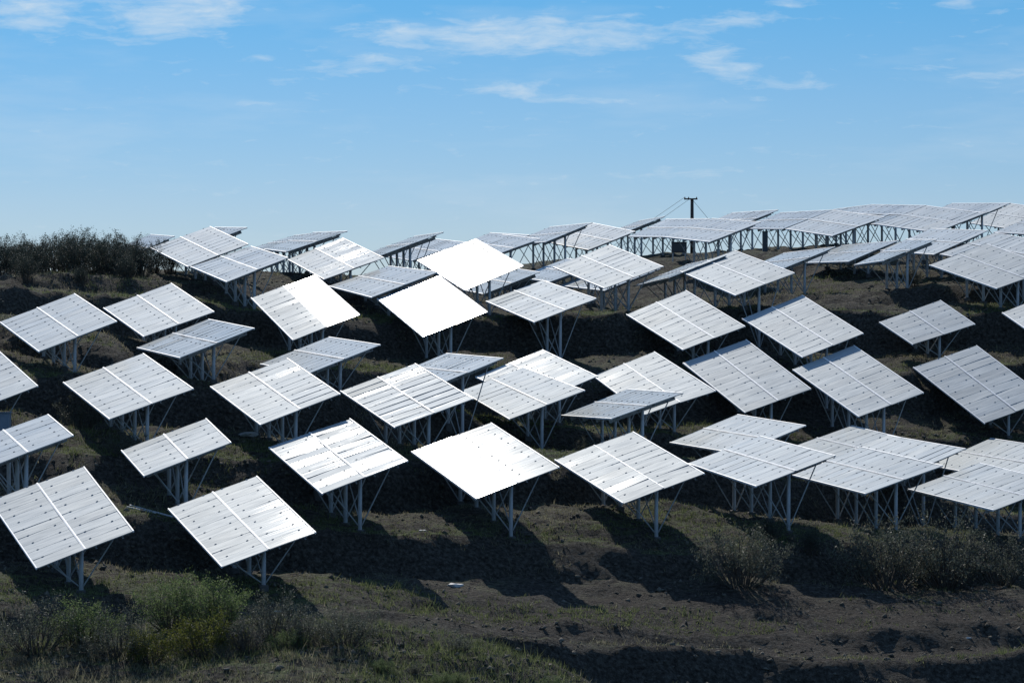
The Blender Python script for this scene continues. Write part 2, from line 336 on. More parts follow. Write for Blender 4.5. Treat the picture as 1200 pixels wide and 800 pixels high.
def ground_mat():
    m, nt, p, out = mat('hillside_soil')
    tc = nd(nt, 'ShaderNodeTexCoord'); v = tc.outputs['Object']
    geo = nd(nt, 'ShaderNodeNewGeometry')
    sep = nd(nt, 'ShaderNodeSeparateXYZ'); nt.links.new(geo.outputs['True Normal'], sep.inputs[0])
    n1 = noise(nt, v, .55, 6, .62); n2 = noise(nt, v, 5.5, 6, .7); n3 = noise(nt, v, .09, 4, .55)
    soil = ramp(nt, n2, [(.32, (.018, .016, .013)), (.50, (.070, .063, .052)), (.70, (.175, .158, .13))])
    stub = ramp(nt, n2, [(.33, (.036, .038, .024)), (.66, (.195, .19, .13))])
    green = ramp(nt, n2, [(.33, (.032, .048, .017)), (.66, (.165, .205, .08))])
    f1 = ramp(nt, n1, [(.44, (0, 0, 0)), (.60, (1, 1, 1))])
    c = mixc(nt, f1, soil, stub)
    flat = nd(nt, 'ShaderNodeMapRange'); flat.inputs[1].default_value = .93; flat.inputs[2].default_value = .985
    nt.links.new(sep.outputs[2], flat.inputs[0])
    f2 = ramp(nt, n3, [(.40, (0, 0, 0)), (.52, (1, 1, 1))])
    mm = nd(nt, 'ShaderNodeMath', operation='MULTIPLY'); nt.links.new(f2, mm.inputs[0]); nt.links.new(flat.outputs[0], mm.inputs[1])
    m3 = nd(nt, 'ShaderNodeMath', operation='MULTIPLY'); nt.links.new(mm.outputs[0], m3.inputs[0])
    f3 = ramp(nt, noise(nt, v, 1.3, 5, .65), [(.4, (.35, .35, .35)), (.62, (1, 1, 1))]); nt.links.new(f3, m3.inputs[1])
    at = nd(nt, 'ShaderNodeAttribute'); at.attribute_name = 'veg'
    vg = nd(nt, 'ShaderNodeMath', operation='MULTIPLY'); nt.links.new(at.outputs['Fac'], vg.inputs[0]); nt.links.new(f3, vg.inputs[1])
    vm = nd(nt, 'ShaderNodeMath', operation='MULTIPLY_ADD'); vm.use_clamp = True; nt.links.new(m3.outputs[0], vm.inputs[0]); vm.inputs[1].default_value = .35; nt.links.new(vg.outputs[0], vm.inputs[2])
    c = mixc(nt, vm.outputs[0], c, green)
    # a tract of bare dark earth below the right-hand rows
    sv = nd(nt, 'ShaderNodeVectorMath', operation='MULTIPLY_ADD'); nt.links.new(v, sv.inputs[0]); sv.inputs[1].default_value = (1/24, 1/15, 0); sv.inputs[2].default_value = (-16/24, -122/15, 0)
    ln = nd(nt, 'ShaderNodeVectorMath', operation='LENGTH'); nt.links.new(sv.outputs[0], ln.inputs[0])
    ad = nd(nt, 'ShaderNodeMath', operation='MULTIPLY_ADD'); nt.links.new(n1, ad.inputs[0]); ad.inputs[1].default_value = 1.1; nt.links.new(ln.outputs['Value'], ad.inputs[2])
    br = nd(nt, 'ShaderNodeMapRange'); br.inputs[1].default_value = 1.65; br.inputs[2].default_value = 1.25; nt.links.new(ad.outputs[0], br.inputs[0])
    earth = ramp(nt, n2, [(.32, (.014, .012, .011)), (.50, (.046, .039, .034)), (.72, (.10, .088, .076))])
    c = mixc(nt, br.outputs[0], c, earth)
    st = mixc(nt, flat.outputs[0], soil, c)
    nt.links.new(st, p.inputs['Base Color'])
    p.inputs['Roughness'].default_value = .95; p.inputs['Specular IOR Level'].default_value = .12
    h = nd(nt, 'ShaderNodeMath', operation='ADD'); nt.links.new(n2, h.inputs[0])
    nt.links.new(noise(nt, v, 1.9, 6, .7), h.inputs[1])
    b = nd(nt, 'ShaderNodeBump'); b.inputs['Strength'].default_value = 1; b.inputs['Distance'].default_value = .30
    nt.links.new(h.outputs[0], b.inputs['Height']); nt.links.new(b.outputs[0], p.inputs['Normal'])
    return m
M_GROUND = ground_mat()

def leaf_mat(name, dark, light, trans=.35):
    m, nt, p, out = mat(name)
    geo = nd(nt, 'ShaderNodeNewGeometry')
    c = ramp(nt, geo.outputs['Random Per Island'], [(.1, dark), (.9, light)])
    nt.links.new(c, p.inputs['Base Color']); p.inputs['Roughness'].default_value = .6
    p.inputs['Specular IOR Level'].default_value = .25
    t = nd(nt, 'ShaderNodeBsdfTranslucent'); nt.links.new(c, t.inputs[0])
    mx = nd(nt, 'ShaderNodeMixShader'); mx.inputs[0].default_value = trans
    nt.links.new(p.outputs[0], mx.inputs[1]); nt.links.new(t.outputs[0], mx.inputs[2])
    nt.links.new(mx.outputs[0], out.inputs[0])
    return m
M_LEAF_DARK = leaf_mat('leaf_dark', (.026, .036, .030), (.075, .09, .07), .3)
M_LEAF_GREY = leaf_mat('leaf_grey', (.06, .07, .05), (.17, .18, .135), .35)
M_LEAF_GREEN = leaf_mat('leaf_green', (.065, .10, .034), (.19, .25, .10), .5)
M_LEAF_YELLOW = leaf_mat('leaf_yellow', (.07, .085, .015), (.17, .18, .045), .45)
M_TWIG = simple('twig_bark', (.085, .075, .062), .85, 0, .3, 20)
M_GRASS_DRY = leaf_mat('grass_dry', (.10, .095, .06), (.32, .30, .20), .45)
M_GRASS_GREEN = leaf_mat('grass_green', (.07, .09, .036), (.20, .225, .10), .45)
M_STONE = simple('stone', (.12, .11, .09), .95, 0, .6, .9, .1)

# ------------------------------------------------------------------ terrain
POST = 2.5
def tab_arr(k): return [np.array(c) for c in TABLES[k]]
def patch(C, u, v): return (C[0]*(1-u)+C[1]*u)*(1-v)+(C[3]*(1-u)+C[2]*u)*v
pts = []
for k in TABLES:
    C = tab_arr(k)
    for v in (.12, .5, .88):
        q = patch(C, .5, v); pts.append((q[0], q[1], q[2]-POST))
def pix(px, py, Y): return ((px-600)/3600*Y, Y, (400-py)/3600*Y)
for a in [(20, 331, 186), (90, 330, 188), (150, 325, 192), (60, 318, 200), (180, 318, 202), (20, 352, 170), (60, 366, 160), (-60, 335, 186), (0, 410, 152),
          (300, 327, 197), (440, 317, 202), (615, 314, 218), (760, 302, 228), (900, 296, 238), (1050, 292, 243), (1150, 291, 243), (1250, 291, 243),
          (30, 745, 112), (150, 742, 112), (300, 738, 113), (430, 728, 116), (520, 740, 114), (60, 800, 103), (250, 800, 103), (450, 800, 103.5), (-60, 760, 110),
          (560, 750, 114), (680, 636, 137), (760, 642, 136), (620, 628, 138), (560, 690, 129), (700, 690, 131), (830, 690, 132.5), (950, 690, 134), (1080, 695, 135), (1180, 695, 136),
          (650, 745, 122), (750, 752, 122.5), (900, 758, 123), (1050, 762, 123), (1180, 768, 123), (1280, 775, 123),
          (680, 815, 108), (850, 820, 108), (1050, 820, 108), (1200, 825, 108)]:
    pts.append(pix(*a))
for x in (-70, -45, -20, 0, 20, 40, 60, 80):
    pts.append((x, 288, 2.0)); pts.append((x, 85, -15.0)); pts.append((x, 320, -5))
pts = np.array(pts)
A = np.c_[np.ones(len(pts)), pts[:, 0]/100, pts[:, 1]/100]
coef = np.linalg.lstsq(A, pts[:, 2], rcond=None)[0]
resid = pts[:, 2]-A@coef
LS = 17.
d2 = ((pts[:, None, :2]-pts[None, :, :2])**2).sum(2)
wts = np.linalg.solve(np.exp(-d2/(2*LS*LS))+np.eye(len(pts))*.06, resid)
def base_height(x, y):
    xc = np.clip(x, -60, 70); yc = np.clip(y, 88, 310)
    z = coef[0]+coef[1]*xc/100+coef[2]*yc/100
    for (px_, py_, _), w in zip(pts, wts):
        z = z+w*np.exp(-((xc-px_)**2+(yc-py_)**2)/(2*LS*LS))
    return z

xs = np.arange(-46, 57, .34); ys = np.concatenate([np.arange(92, 150, .30), np.arange(150, 252, .42)])
def grow(a, end, n): return a+(end-a)*(np.arange(1, n+1)/n)**3
gx = np.concatenate([grow(xs[0], -2500, 26)[::-1], xs, grow(xs[-1], 2500, 26)])
gy = np.concatenate([grow(ys[0], -400, 26)[::-1], ys, grow(ys[-1], 4000, 30)])
GX, GY = np.meshgrid(gx, gy)
GZ = base_height(GX, GY)
inside = np.clip(np.minimum(np.minimum((GX+58)/12, (70-GX)/12), np.minimum((GY-88)/6, (275-GY)/20)), 0, 1)
# terraces: each row of tables stands on a bench, with a steep earth bank just below its lower posts
ROWS = {0: 'f75 f76', 1: 'c48 c49 c53 c54 f77 e69 e71 e74', 2: 'c47 c50 c52 c58 c60 e68 e70 e73', 3: 'c1 c3 c51 c56 c59 d63 d64 d66',
        4: 'c2 a9 a14 b36 d61 d62 d65', 5: 'a5 a10 a13 b37 b40 a34', 6: 'a4 a8 b39 a31 a30'}
UPH = np.array([-.293, .956])
num = np.zeros_like(GX); den = np.full_like(GX, 1e-30)
for r_, ks in ROWS.items():
    for k in ks.split():
        C = tab_arr(k); c = sum(C)/4
        dx = GX-c[0]; dy = GY-c[1]
        half = np.linalg.norm(C[3]-C[0])/2
        w = np.exp(-np.minimum((dx*dx+dy*dy)/(2*9.0**2), 60))
        num += w*(r_+(dx*UPH[0]+dy*UPH[1]+half+.9)/11.3); den += w
def sst(x, a, b):
    t = np.clip((x-a)/(b-a), 0, 1); return t*t*(3-2*t)
PH = num/den+.20*fbm(GX/9, GY/9, 3, 3)+.05*fbm(GX/1.8, GY/1.8, 9, 3)
PH = PH-.28*sst(GX, -7, -1)*sst(-PH, 0, .9)
fl = np.floor(PH); fr = PH-fl
rise = .845+.07*vnoise(GX/7, GY/7, 31)
left = 1-sst(GX, -7, -1)
def edge_h(n):
    h = np.full_like(GX, 1.45)
    h = np.where(n == 1, .95, h)
    h = np.where(n == 0, .85*left+.42*(1-left), h)
    h = np.where(n == -1, .05*left+2.0*(1-left), h)
    h = np.where(n == -2, .15*left+.4*(1-left), h)
    h = np.where(n < -2, 0, h)
    h = np.where(n == 6, .6, h); h = np.where(n > 6, 0, h)
    return h*np.clip(1+1.3*fbm(GX/9+13*n, GY/40, 41, 3), .55, 1.6)
hb = edge_h(fl)*(1-sst(fr, .05, .8))+edge_h(fl+1)*sst(fr, .05, .8)
u_ = np.clip((fr-rise)/(1-rise), 0, 1)
saw = np.where(fr < rise, .5-fr/rise, -.5+u_**.85)
GZ = GZ+inside*hb*saw
VEG0 = np.clip(sst(.42+.5*fbm(GX/6, GY/6, 61, 3)-fr, -.12, .2)*np.clip(1.2+1.6*fbm(GX/12, GY/12, 63, 3), 0, 1), 0, 1)*(PH < 6)*inside
# the grassy hump in the left foreground, with a gully behind its right end
hx = 600+3600*GX/108
hc = -(np.interp(hx, [-300, 0, 200, 360, 450, 560, 640, 700, 780], [742, 742, 738, 726, 730, 750, 774, 802, 880])-400)/3600*108+.25*fbm(GX/2.5, GX/9+3, 71, 3)
hz = np.where(GY < 108, hc-.165*(108-GY), hc-.75*(GY-108))
hk = np.clip((GY-90)/4, 0, 1)*(hx > -250)*(hx < 800)
HUMP = np.clip((hz-GZ)/.4, 0, 1)*hk
GZ = np.where((hz > GZ) & (hk > 0), GZ+(hz-GZ)*hk, GZ)
GZ = GZ+inside*(.34*fbm(GX/3.5, GY/3.5, 5, 5, .6)+.20*fbm(GX/1.1, GY/.9, 21, 3, .65))
VEG = np.maximum(VEG0, .75*HUMP)
# keep the ground clear of the tables
for k in TABLES:
    C = tab_arr(k); c = sum(C)/4
    a = (C[1]-C[0]+C[2]-C[3])/2; b = (C[3]-C[0]+C[2]-C[1])/2
    la = np.linalg.norm(a); lb = np.linalg.norm(b); n = np.cross(a, b); n *= np.sign(n[2])
    sel = np.where((np.abs(GX-c[0]) < 8) & (np.abs(GY-c[1]) < 8))
    x = GX[sel]-c[0]; y = GY[sel]-c[1]
    pl = c[2]-(n[0]*x+n[1]*y)/n[2]
    u = np.abs((x*a[0]+y*a[1])/(a[0]**2+a[1]**2)); v = np.abs((x*b[0]+y*b[1])/(b[0]**2+b[1]**2))
    w = np.clip(1-(np.maximum(u, v)-.55)/.15, 0, 1)
    lim = pl-1.05
    GZ[sel] = np.where(GZ[sel] > lim, GZ[sel]*(1-w)+lim*w, GZ[sel])
# the valley between this hill and the one the camera stands on, and the land far off
dn = np.clip(88-GY, 0, None)
GZ = GZ-np.where(dn > 0, np.minimum(dn*.16, 5.0), 0)
near = np.clip((40-GY)/42, 0, 1)
GZ = np.where(GY < 40, GZ*(1-near**1.5)+(-1.75)*near**1.5, GZ)
GZ = np.minimum(GZ, np.where(GY < 92, -1.72-.105*np.clip(GY, 0, 200)-.4*np.clip(GY-1, 0, 8), 99))
far = np.clip((GY-300)/300, 0, 1); GZ = GZ*(1-far)+(-30)*far
side = np.clip((np.abs(GX-5)-75)/200, 0, 1); GZ = GZ*(1-side)+(-22)*side*(GY > 60)+GZ*side*(GY <= 60)
ny, nx = GX.shape
I = np.arange(ny*nx).reshape(ny, nx)
F = np.stack([I[:-1, :-1], I[:-1, 1:], I[1:, 1:], I[1:, :-1]], -1).reshape(-1, 4)
ter = link('ground', mesh_np('ground', np.stack([GX, GY, GZ], -1).reshape(-1, 3), F, True, None, [M_GROUND]))
kind(ter, 'structure')
at_ = ter.data.attributes.new('veg', 'FLOAT', 'POINT'); at_.data.foreach_set('value', VEG.astype(np.float32).ravel())
def gz(x, y, GZ=None):
    GZ = globals()['GZ'] if GZ is None else GZ
    x = np.atleast_1d(np.asarray(x, float)); y = np.atleast_1d(np.asarray(y, float))
    i = np.clip(np.searchsorted(gx, x)-1, 0, nx-2); j = np.clip(np.searchsorted(gy, y)-1, 0, ny-2)
    fx = (x-gx[i])/(gx[i+1]-gx[i]); fy = (y-gy[j])/(gy[j+1]-gy[j])
    return (GZ[j, i]*(1-fx)+GZ[j, i+1]*fx)*(1-fy)+(GZ[j+1, i]*(1-fx)+GZ[j+1, i+1]*fx)*fy
def g1(x, y): return float(gz(x, y)[0])

# ------------------------------------------------------------------ shared pieces of a solar table
def bm_box(bm, sx, sy, sz, c=(0, 0, 0), mi=0, bevel=0):
    r = bmesh.ops.create_cube(bm, size=1)
    for v in r['verts']:
        v.co = Vector((v.co.x*sx+c[0], v.co.y*sy+c[1], v.co.z*sz+c[2]))
    fs = {f for v in r['verts'] for f in v.link_faces}
    for f in fs: f.material_index = mi
    if bevel:
        bmesh.ops.bevel(bm, geom=list({e for v in r['verts'] for e in v.link_edges}), offset=bevel, segments=1, affect='EDGES')
def bm_tube(bm, p0, p1, r0, r1=None, n=8, mi=0):
    r1 = r0 if r1 is None else r1
    p0 = Vector(p0); p1 = Vector(p1); d = (p1-p0); q = d.to_track_quat('Z', 'Y')
    A_ = [bm.verts.new(p0+q @ Vector((r0*math.cos(2*math.pi*i/n), r0*math.sin(2*math.pi*i/n), 0))) for i in range(n)]
    B_ = [bm.verts.new(p1+q @ Vector((r1*math.cos(2*math.pi*i/n), r1*math.sin(2*math.pi*i/n), 0))) for i in range(n)]
    for i in range(n):
        f = bm.faces.new((A_[i], A_[(i+1) % n], B_[(i+1) % n], B_[i])); f.material_index = mi; f.smooth = n > 5
    f = bm.faces.new(A_[::-1]); f.material_index = mi
    f = bm.faces.new(B_); f.material_index = mi
def bm_mesh(name, bm, mats):
    me = bpy.data.meshes.new(name); bm.to_mesh(me); bm.free()
    for m in mats: me.materials.append(m)
    return me

def module_mesh(bow):
    W, H, T = 1.94, .972, .04
    bm = bmesh.new(); nxs, nys = 4, 8; fr = .012
    def z(x, y): return bow*(1-(2*y/H)**2)*.004+.0012*bow*(1-(2*x/W)**2)
    grid = [[bm.verts.new((x, y, z(x, y))) for x in np.linspace(-W/2+fr, W/2-fr, nxs+1)] for y in np.linspace(-H/2+fr, H/2-fr, nys+1)]
    for j in range(nys):
        for i in range(nxs):
            f = bm.faces.new((grid[j][i], grid[j][i+1], grid[j+1][i+1], grid[j+1][i])); f.smooth = True
    for (sx, sy, cx, cy) in ((W, fr, 0, H/2-fr/2), (W, fr, 0, -H/2+fr/2), (fr, H-2*fr, W/2-fr/2, 0), (fr, H-2*fr, -W/2+fr/2, 0)):
        bm_box(bm, sx, sy, T, (cx, cy, -T/2+.003), 0)
    b = [bm.verts.new((sx*(W/2-fr), sy*(H/2-fr), -.012)) for sx, sy in ((-1, -1), (-1, 1), (1, 1), (1, -1))]
    f = bm.faces.new(b); f.material_index = 3
    for cx in (-.56, .56):                    # the clamps that hold the pane to the purlins
        bm_box(bm, .085, .03, .022, (cx, H/2+.004, .013), 2)
    return bm_mesh('solar_module', bm, [M_GLASS, M_ALU, M_CLAMP, M_BACK])
MODULES = [module_mesh(b) for b in (-1.0, -.5, .25, .7, 1.1)]
def unit(name, fn, m):
    bm = bmesh.new(); fn(bm); return bm_mesh(name, bm, [m])
def f_post(bm):
    bm_tube(bm, (0, 0, 0), (0, 0, 1), .088, n=12)
ME_POST = unit('post', f_post, M_STEEL)
ME_BRACE = unit('brace', lambda bm: bm_tube(bm, (0, 0, 0), (0, 0, 1), .030, n=6), M_BRACE)
def f_raft(bm):                               # C-section beam with a web and two flanges
    bm_box(bm, 1, .014, .17, (0, .03, -.02)); bm_box(bm, 1, .07, .012, (0, 0, .071)); bm_box(bm, 1, .07, .012, (0, 0, -.111))
ME_RAFT = unit('rafter', f_raft, M_BRACE)
def f_purl(bm):
    bm_box(bm, .012, 1, .07, (.026, 0, 0)); bm_box(bm, .06, 1, .010, (0, 0, .04)); bm_box(bm, .06, 1, .010, (0, 0, -.04))
ME_PURL = unit('purlin', f_purl, M_BRACE)
ME_FOOT = unit('footing', lambda bm: bm_box(bm, .34, .34, .8, (0, 0, 0), 0, .03), M_CONC)
def f_strip(bm): bm_box(bm, .085, 1, .012, (0, 0, .0), 0); bm_box(bm, .03, 1, .02, (0, 0, .014), 0)
ME_STRIP = unit('cover_strip', f_strip, M_STRIP)
def f_trim(bm): bm_box(bm, .05, 1, .06, (0, 0, 0), 0); bm_box(bm, .02, 1, .02, (.03, 0, -.04), 0)
ME_TRIM = unit('edge_trim', f_trim, M_STRIP)

def basis(p, x, y, z, sx=1, sy=1, sz=1):
    M = Matrix.Identity(4)
    for i in range(3):
        M[i][0] = x[i]*sx; M[i][1] = y[i]*sy; M[i][2] = z[i]*sz; M[i][3] = p[i]
    return M
def nrm(v): return v/np.linalg.norm(v)
def stick(me, name, p0, p1, parent, roll=0):
    p0 = Vector(p0); p1 = Vector(p1); d = p1-p0
    M = Matrix.Translation(p0) @ d.to_track_quat('Z', 'Y').to_matrix().to_4x4() @ Matrix.Diagonal((1, 1, d.length, 1))
    return link(name, me, None, parent, M)

# half-pane aim offsets (degrees) where the photo shows the two halves of a table catching the sun differently
AIM = {'a9': (-1.3, .2, 0), 'c52': (.2, 0, -1.5), 'c53': (.2, .3, .15), 'a8': (0, .4, .6), 'f77': (-1.6, -.2, .2), 'f76': (-.4, .4, .1), 'c59': (-1.2, 0, 0), 'd61': (-.6, 0, -.2), 'c54': (-.9, -.2, .7), 'c56': (-.4, 0, .9), 'a13': (-.6, -.6, .8)}
def make_table(k):
    C = tab_arr(k)
    c = sum(C)/4
    r = random.Random(k)
    root = empty('solar_table', (c[0], c[1], g1(c[0], c[1])))
    tag(root, LABELS[k], 'solar table', 'solar tables on the terraced hillside')
    L = (np.linalg.norm(C[3]-C[0])+np.linalg.norm(C[2]-C[1]))/2
    N = 6 if L < 7.6 else 10
    amp = r.uniform(.25, .9)*JIT*(2.2 if k in ('c52', 'c53', 'a8', 'f77', 'c56') else 1)
    for col in (0, 1):
        tilt = AIM.get(k, (0, 0, 0))[col]+r.gauss(0, .2); pitch = AIM.get(k, (0, 0, 0))[2]
        for i in range(N):
            u = .25+.5*col; v = (i+.5)/N
            p = patch(C, u, v)
            a = patch(C, u+.25, v)-patch(C, u-.25, v); b = patch(C, u, v+.5/N)-patch(C, u, v-.5/N)
            la = np.linalg.norm(a); lb = np.linalg.norm(b)
            x = a/la; y = b-x*(b@x); y = nrm(y); z = np.cross(x, y)
            if z[2] < 0: y = -y; z = -z
            M = basis(p, x, y, z, la/1.955, lb/.980, 1)
            M = M @ Euler((R(pitch+r.gauss(0, amp)), R(tilt+r.gauss(0, amp*.6)), 0)).to_matrix().to_4x4()
            link('solar_module', MODULES[r.choice((0, 1, 2, 2, 3, 4))], None, root, M)
    # cover strip down the middle, bright trims along the low and high edges
    a = nrm((C[1]-C[0])+(C[2]-C[3])); 
    def lay(me, name, u, dz, du=0):
        p0 = patch(C, u, 0); p1 = patch(C, u, 1); d = p1-p0; ln = np.linalg.norm(d)
        y = d/ln; z = nrm(np.cross(a, y)); z = z*np.sign(z[2]); x = np.cross(y, z)
        return link(name, me, None, root, basis((p0+p1)/2+z*dz+a*du, x, y, z, 1, ln+.02, 1)), x, y, z
    lay(ME_STRIP, 'cover_strip', .5, .019)
    lay(ME_TRIM, 'edge_trim', 1, -.012, .028)
    lay(ME_TRIM, 'edge_trim', 0, -.012, -.028)
    for u in (.11, .39, .61, .89):
        lay(ME_PURL, 'purlin', u, -.088)
    vs = (.12, .37, .63, .88) if N == 10 else (.15, .5, .85)
    for v in vs:
        p = patch(C, .5, v); x = nrm(patch(C, 1, v)-patch(C, 0, v)); y = nrm(C[3]-C[0]+C[2]-C[1])
        z = nrm(np.cross(x, y)); z = z*np.sign(z[2]); y = np.cross(z, x)
        q = p-z*.208
        link('rafter', ME_RAFT, None, root, basis(q, x, y, z, 3.62, 1, 1))
        top = q-z*.06
        gh = g1(top[0], top[1])
        dx, dy = r.uniform(-.02, .02), r.uniform(-.02, .02)
        pm = Matrix.Translation((top[0], top[1], gh-.1)) @ Matrix.Diagonal((1, 1, top[2]-gh+.12, 1))
        po = link('post', ME_POST, None, root, pm)
        fh = r.uniform(.02, .25)
        ft = bpy.data.objects.new('footing', ME_FOOT); COL.objects.link(ft); ft.parent = po
        ft.matrix_basis = pm.inverted() @ (Matrix.Translation((top[0], top[1], gh-.4+fh)) @ Matrix.Rotation(r.uniform(-.2, .2)+.28, 4, 'Z'))
        for s in (-1, 1):
            e = q+x*s*1.42-z*.07-y*.05
            b0 = np.array([top[0]+s*.09, top[1]-.05, min(gh+.30, e[2]-.15)])
            stick(ME_BRACE, 'brace', b0, e, root)
    # long stays that run from post to post
    ps = [patch(C, .5, v) for v in vs]
    for p0, p1 in zip(ps[:-1], ps[1:]):
        t0 = np.array([p0[0], p0[1], p0[2]-.42]); b1 = np.array([p1[0], p1[1], g1(p1[0], p1[1])+.4])
        stick(ME_BRACE, 'stay', t0+np.array([.08, 0, 0]), b1+np.array([.08, 0, 0]), root)
    return root
JIT = .8
for k in TABLES: make_table(k)

# ------------------------------------------------------------------ shrubs
def bush_meshes(h, w, nb, leaves, ls, upright, seed):
    r = np.random.default_rng(seed)
    SV, SF, LV = [], [], []
    def seg(p0, p1, r0, r1):
        d = p1-p0; d = d/np.linalg.norm(d)
        a = np.cross(d, [.3, .5, .81]); a /= np.linalg.norm(a); b = np.cross(d, a)
        i = len(SV)
        for q, rr in ((p0, r0), (p1, r1)):
            for t in range(3):
                an = t*2.0944; SV.append(q+rr*(a*math.cos(an)+b*math.sin(an)))
        for t in range(3): SF.append((i+t, i+(t+1) % 3, i+3+(t+1) % 3, i+3+t))
    tips = []
    for _ in range(nb):
        az = r.uniform(0, 6.283); sp = r.uniform(0, 1)**.6
        lean = (1-upright)*sp*1.2
        p = np.array([math.cos(az)*w*.16*sp, math.sin(az)*w*.16*sp, -.05])
        d = np.array([math.cos(az)*math.sin(lean), math.sin(az)*math.sin(lean), math.cos(lean)])
        ln = h*r.uniform(.7, 1.12)*(1-.25*sp); n = 5; rad = .012+.010*h*r.uniform(.5, 1)
        for s in range(n):
            d = d+r.normal(0, .13, 3); d[2] += .06; d /= np.linalg.norm(d)
            q = p+d*ln/n
            seg(p, q, rad*(1-s/n)+.003, rad*(1-(s+1)/n)+.003)
            if s >= 1:
                for _k in range(2):
                    e = d+r.normal(0, .55, 3); e /= np.linalg.norm(e); q2 = q+e*h*r.uniform(.1, .24)
                    seg(q, q2, .006, .003); tips.append((q, q2))
            p = q
        tips.append((p, p+d*h*.1))
    cl = r.uniform(.25, 1, len(tips))**1.5; cl /= cl.sum()
    cnt = r.multinomial(leaves, cl)
    for (p, q), m in zip(tips, cnt):
        for _k in range(m):
            c = p+(q-p)*r.uniform(.2, 1.25)+r.normal(0, .05*h**.5, 3)
            a = r.normal(0, 1, 3); a[2] += .5; a /= np.linalg.norm(a); b = np.cross(a, r.normal(0, 1, 3)); b /= np.linalg.norm(b)
            s = ls*r.uniform(.5, 1.3)
            LV += [c-b*s*.3, c+a*s, c+b*s*.3, c-a*s*.5]
    LF = np.arange(len(LV)).reshape(-1, 4)
    return np.array(SV), np.array(SF), np.array(LV), LF
PROTO = {}
def proto(nm, leafmat, **kw):
    sv, sf, lv, lf = bush_meshes(**kw)
    PROTO[nm] = (mesh_np('stems', sv, sf, False, None, [M_TWIG]), mesh_np('foliage', lv, lf, False, None, [leafmat]))
for i in range(3):
    proto('hedge%d' % i, M_LEAF_DARK, h=3.0, w=3.0, nb=44, leaves=6500, ls=.075, upright=.5, seed=40+i)
proto('grey0', M_LEAF_GREY, h=1.7, w=3.2, nb=44, leaves=6000, ls=.05, upright=.12, seed=51)
proto('grey1', M_LEAF_GREY, h=1.6, w=2.6, nb=40, leaves=3800, ls=.045, upright=.25, seed=52)
proto('green0', M_LEAF_GREEN, h=1.9, w=3.0, nb=60, leaves=9000, ls=.05, upright=.35, seed=53)
proto('yellow0', M_LEAF_YELLOW, h=1.2, w=1.8, nb=40, leaves=5000, ls=.045, upright=.3, seed=54)
proto('dry0', M_LEAF_GREY, h=1.2, w=1.6, nb=50, leaves=1200, ls=.045, upright=.4, seed=55)
def bush(nm, px, Y, s, label, cat='shrub', group=None, name='shrub', sz=1, py=None):
    x = (px-600)/3600*Y
    o = empty(name, (x, Y, g1(x, Y)-.04)); o.rotation_euler = (0, 0, rng.uniform(0, 6.28)); o.scale = (s, s, s*sz)
    tag(o, label, cat, group)
    for me, n in zip(PROTO[nm], ('stems', 'foliage')):
        c = bpy.data.objects.new(n, me); COL.objects.link(c); c.parent = o
    return o
HG = 'dark shrubs of the ridge hedge at left'
HL = ['leftmost tall dark shrub of the hedge on the left ridge, cut by the photo edge',
      'dark shrub with spiky top, second from the left in the ridge hedge',
      'dark dense shrub, third from the left in the ridge hedge',
      'dark shrub above the bare track, fourth from the left in the ridge hedge',
      'tallest dark shrub with sprigs against the sky in the middle of the ridge hedge',
      'dark shrub right of the tallest one in the ridge hedge',
      'dark feathery shrub, third from the right in the ridge hedge',
      'dark shrub beside a gap of sky, second from the right in the ridge hedge',
      'rightmost dark shrub of the ridge hedge, by the edge-on solar table']
for i, (px, Y, s) in enumerate([(2, 190, 1.0), (24, 193, .95), (44, 191, .98), (66, 195, 1.05), (86, 192, 1.17), (108, 195, 1.06), (128, 193, 1.08), (146, 196, .95), (166, 195, .92)]):
    bush('hedge%d' % (i % 3), px, Y, s*.8, HL[i], 'shrub', HG)
HB = 'dark shrubs filling the back of the ridge hedge'
for i, px in enumerate((13, 35, 55, 76, 97, 118, 137, 156, 182, 200)):
    bush('hedge%d' % ((i+1) % 3), px, 200, .8+.05*math.sin(i*2.3) if px < 170 else .66, 'dark shrub standing in the back of the hedge on the left ridge', 'shrub', HB)
for px, Y, s, l in ((30, 186, .55, 'low dark bush at the foot of the ridge hedge near the left edge'), (95, 187.5, .35, 'low dry bush on the bank in front of the tallest hedge shrub'),
                    (150, 190, .5, 'low dark bush at the foot of the ridge hedge near its right end')):
    bush('hedge1', px, Y, s, l)
